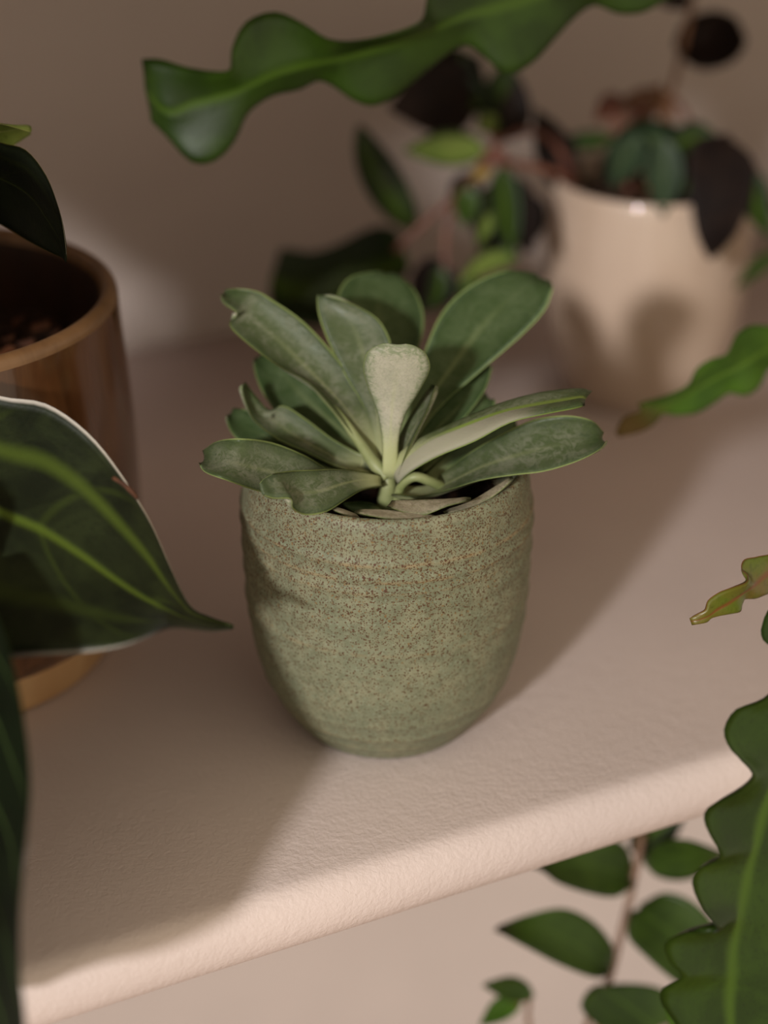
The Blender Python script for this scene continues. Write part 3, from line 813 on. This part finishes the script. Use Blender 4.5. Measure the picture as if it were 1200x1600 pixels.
r2 = [(1077, 966, 1079, 971, 1081, 977), (1092, 958, 1096, 966, 1104, 973), (1102, 952, 1108, 960, 1114, 965), (1106, 938, 1120, 952, 1140, 960), (1124, 925, 1138, 942, 1157, 956), (1146, 917, 1152, 932, 1160, 945), (1166, 909, 1166, 922, 1163, 937),
      (1168, 898, 1176, 916, 1180, 936), (1158, 888, 1184, 910, 1196, 930), (1163, 874, 1196, 900, 1206, 926), (1185, 869, 1210, 890, 1225, 925), (1212, 858, 1230, 874, 1250, 895), (1230, 800, 1262, 836, 1290, 870), (1280, 760, 1300, 780, 1320, 800)]
F2 = flat_stem(kb, r2, [0.612, 0.612, 0.618, 0.63], CACTUS_TIP, [0.0, 0.004, 0.006], 0.0012, 0.0018, 4)
tube(F2, [at(1300, 780, 0.63), np.array([0.22, 0.03, 0.15]), np.array([0.30, 0.09, 0.14]), np.array([KQ[0] - 0.01, KQ[1] - 0.01, 0.088])], 0.003, 0.004, STEM_GREEN, 'stem_base')
# big hanging stem at the lower right, tip hanging down
lx = [(1330, 880), (1215, 940), (1191, 975), (1192, 1000), (1215, 1020), (1225, 1060), (1190, 1094), (1150, 1108), (1131, 1140), (1142, 1172), (1176, 1207), (1158, 1232), (1106, 1262), (1102, 1290), (1124, 1338), (1092, 1356), (1081, 1380), (1098, 1424), (1122, 1456), (1072, 1456), (1038, 1474), (1046, 1504), (1064, 1526), (1034, 1545), (1034, 1570), (1060, 1612), (1040, 1640), (1046, 1690), (1100, 1740)]
mx = [(1335, 885), (1290, 930), (1272, 965), (1262, 990), (1256, 1020), (1248, 1060), (1240, 1100), (1232, 1130), (1226, 1155), (1220, 1180), (1213, 1208), (1207, 1235), (1200, 1265), (1192, 1295), (1184, 1325), (1177, 1352), (1171, 1378), (1164, 1408), (1158, 1436), (1155, 1460), (1152, 1482), (1149, 1504), (1147, 1526), (1146, 1550), (1145, 1575), (1145, 1604), (1145, 1640), (1142, 1690), (1128, 1742)]
rx = []
for i, (x, y) in enumerate(mx):
    wv_ = 72 + 26 * abs(math.sin(i * 0.62 + 0.4))
    rx.append((x + (8 if i == 0 else wv_) * (0.4 if i == len(mx) - 1 else 1), y + 4))
big = [(a[0], a[1], b[0], b[1], c[0], c[1]) for a, b, c in zip(lx, mx, rx)]
F3 = flat_stem(kb, big, [0.60, 0.59, 0.585, 0.585, 0.59], CACTUS, [0.004, 0.01, 0.012, 0.008], 0.003, 0.0024)
tube(F3, [at(1335, 885, 0.60), np.array([0.22, 0.0, 0.12]), np.array([0.29, 0.07, 0.14]), np.array([KQ[0] - 0.02, KQ[1] - 0.015, 0.088])], 0.003, 0.004, STEM_GREEN, 'stem_base')

# ------------------------------------------------------------------ vine below the shelf
HP = np.array([0.13, 0.02, -0.64])
hv = thing('potted_hoya', tuple(HP), 'leafy green vine with pointed leaves below the shelf front at lower right', 'potted plant')
lathe(hv, 'pot', [(r, z * 1.25) for r, z in kprof], tuple(HP), TERRA, 64, 5)
soil(hv, (HP[0], HP[1], HP[2] + 0.115), 0.0528, SOIL)
VG = (VINE, VINE); VL = (CACTUS_BRIGHT, VINE); VS = (VINE_STRIPE, VINE)
leaf(hv, [(992, 1384, 992, 1362), (960, 1402, 978, 1322), (915, 1395, 935, 1306), (872, 1380, 890, 1316), (848, 1362, 856, 1332), (830, 1352, 832, 1348)], [0.765, 0.75, 0.745], VG, 0.003, 0.001, 0.006)
leaf(hv, [(958, 1520, 962, 1506), (930, 1528, 956, 1474), (875, 1508, 925, 1438), (825, 1482, 880, 1419), (792, 1464, 828, 1428), (770, 1452, 776, 1447)], [0.76, 0.75, 0.745], VG, 0.003, 0.001, 0.006)
blade(hv, (1003, 1346), (1140, 1340), 64, 0.76, 0.75, VG, 0.0, tilt=-0.008)
leaf(hv, [(986, 1424, 1000, 1412), (980, 1462, 1040, 1394), (1010, 1496, 1085, 1410), (1050, 1530, 1120, 1450), (1085, 1550, 1130, 1500), (1110, 1560, 1118, 1548)], [0.765, 0.755, 0.75], VG, 0.003, 0.001, 0.006)
blade(hv, (985, 1330), (1075, 1262), 60, 0.775, 0.78, VS, 0.0)
blade(hv, (835, 1556), (754, 1540), 38, 0.77, 0.76, VG, 0.05)
blade(hv, (815, 1560), (750, 1604), 36, 0.77, 0.76, VL, 0.05)
leaf(hv, [(1010, 1640, 1030, 1600), (970, 1620, 1075, 1590), (930, 1600, 1060, 1560), (908, 1575, 1020, 1540), (915, 1552, 975, 1536), (934, 1543, 950, 1538)], [0.76, 0.755], VG, 0.003, 0.001, 0.006)
blade(hv, (1060, 1500), (1010, 1420), 60, 0.78, 0.785, VS)
blade(hv, (930, 1600), (1000, 1660), 60, 0.765, 0.76, VL)
blade(hv, (1110, 1620), (1040, 1560), 70, 0.70, 0.69, VL)
for pts, r in (([(1004, 1300, 0.772), (996, 1345, 0.768), (986, 1395, 0.766), (972, 1450, 0.766), (956, 1515, 0.766), (936, 1580, 0.77), (915, 1650, 0.78)], 0.0021),
               ([(830, 1550, 0.772), (826, 1580, 0.775), (835, 1640, 0.785)], 0.0014)):
    P = [at(*p) for p in pts]
    e = P[-1]
    P += [e + (HP + np.array([0, 0, 0.14]) - e) * 0.5 + np.array([0, 0, 0.0]), HP + np.array([(-0.01 if r > 0.002 else 0.012), 0, 0.112])]
    tube(hv, P, r * 0.75, r * 0.9, STEM_HOYA, 'vine_stem', 7, 4)
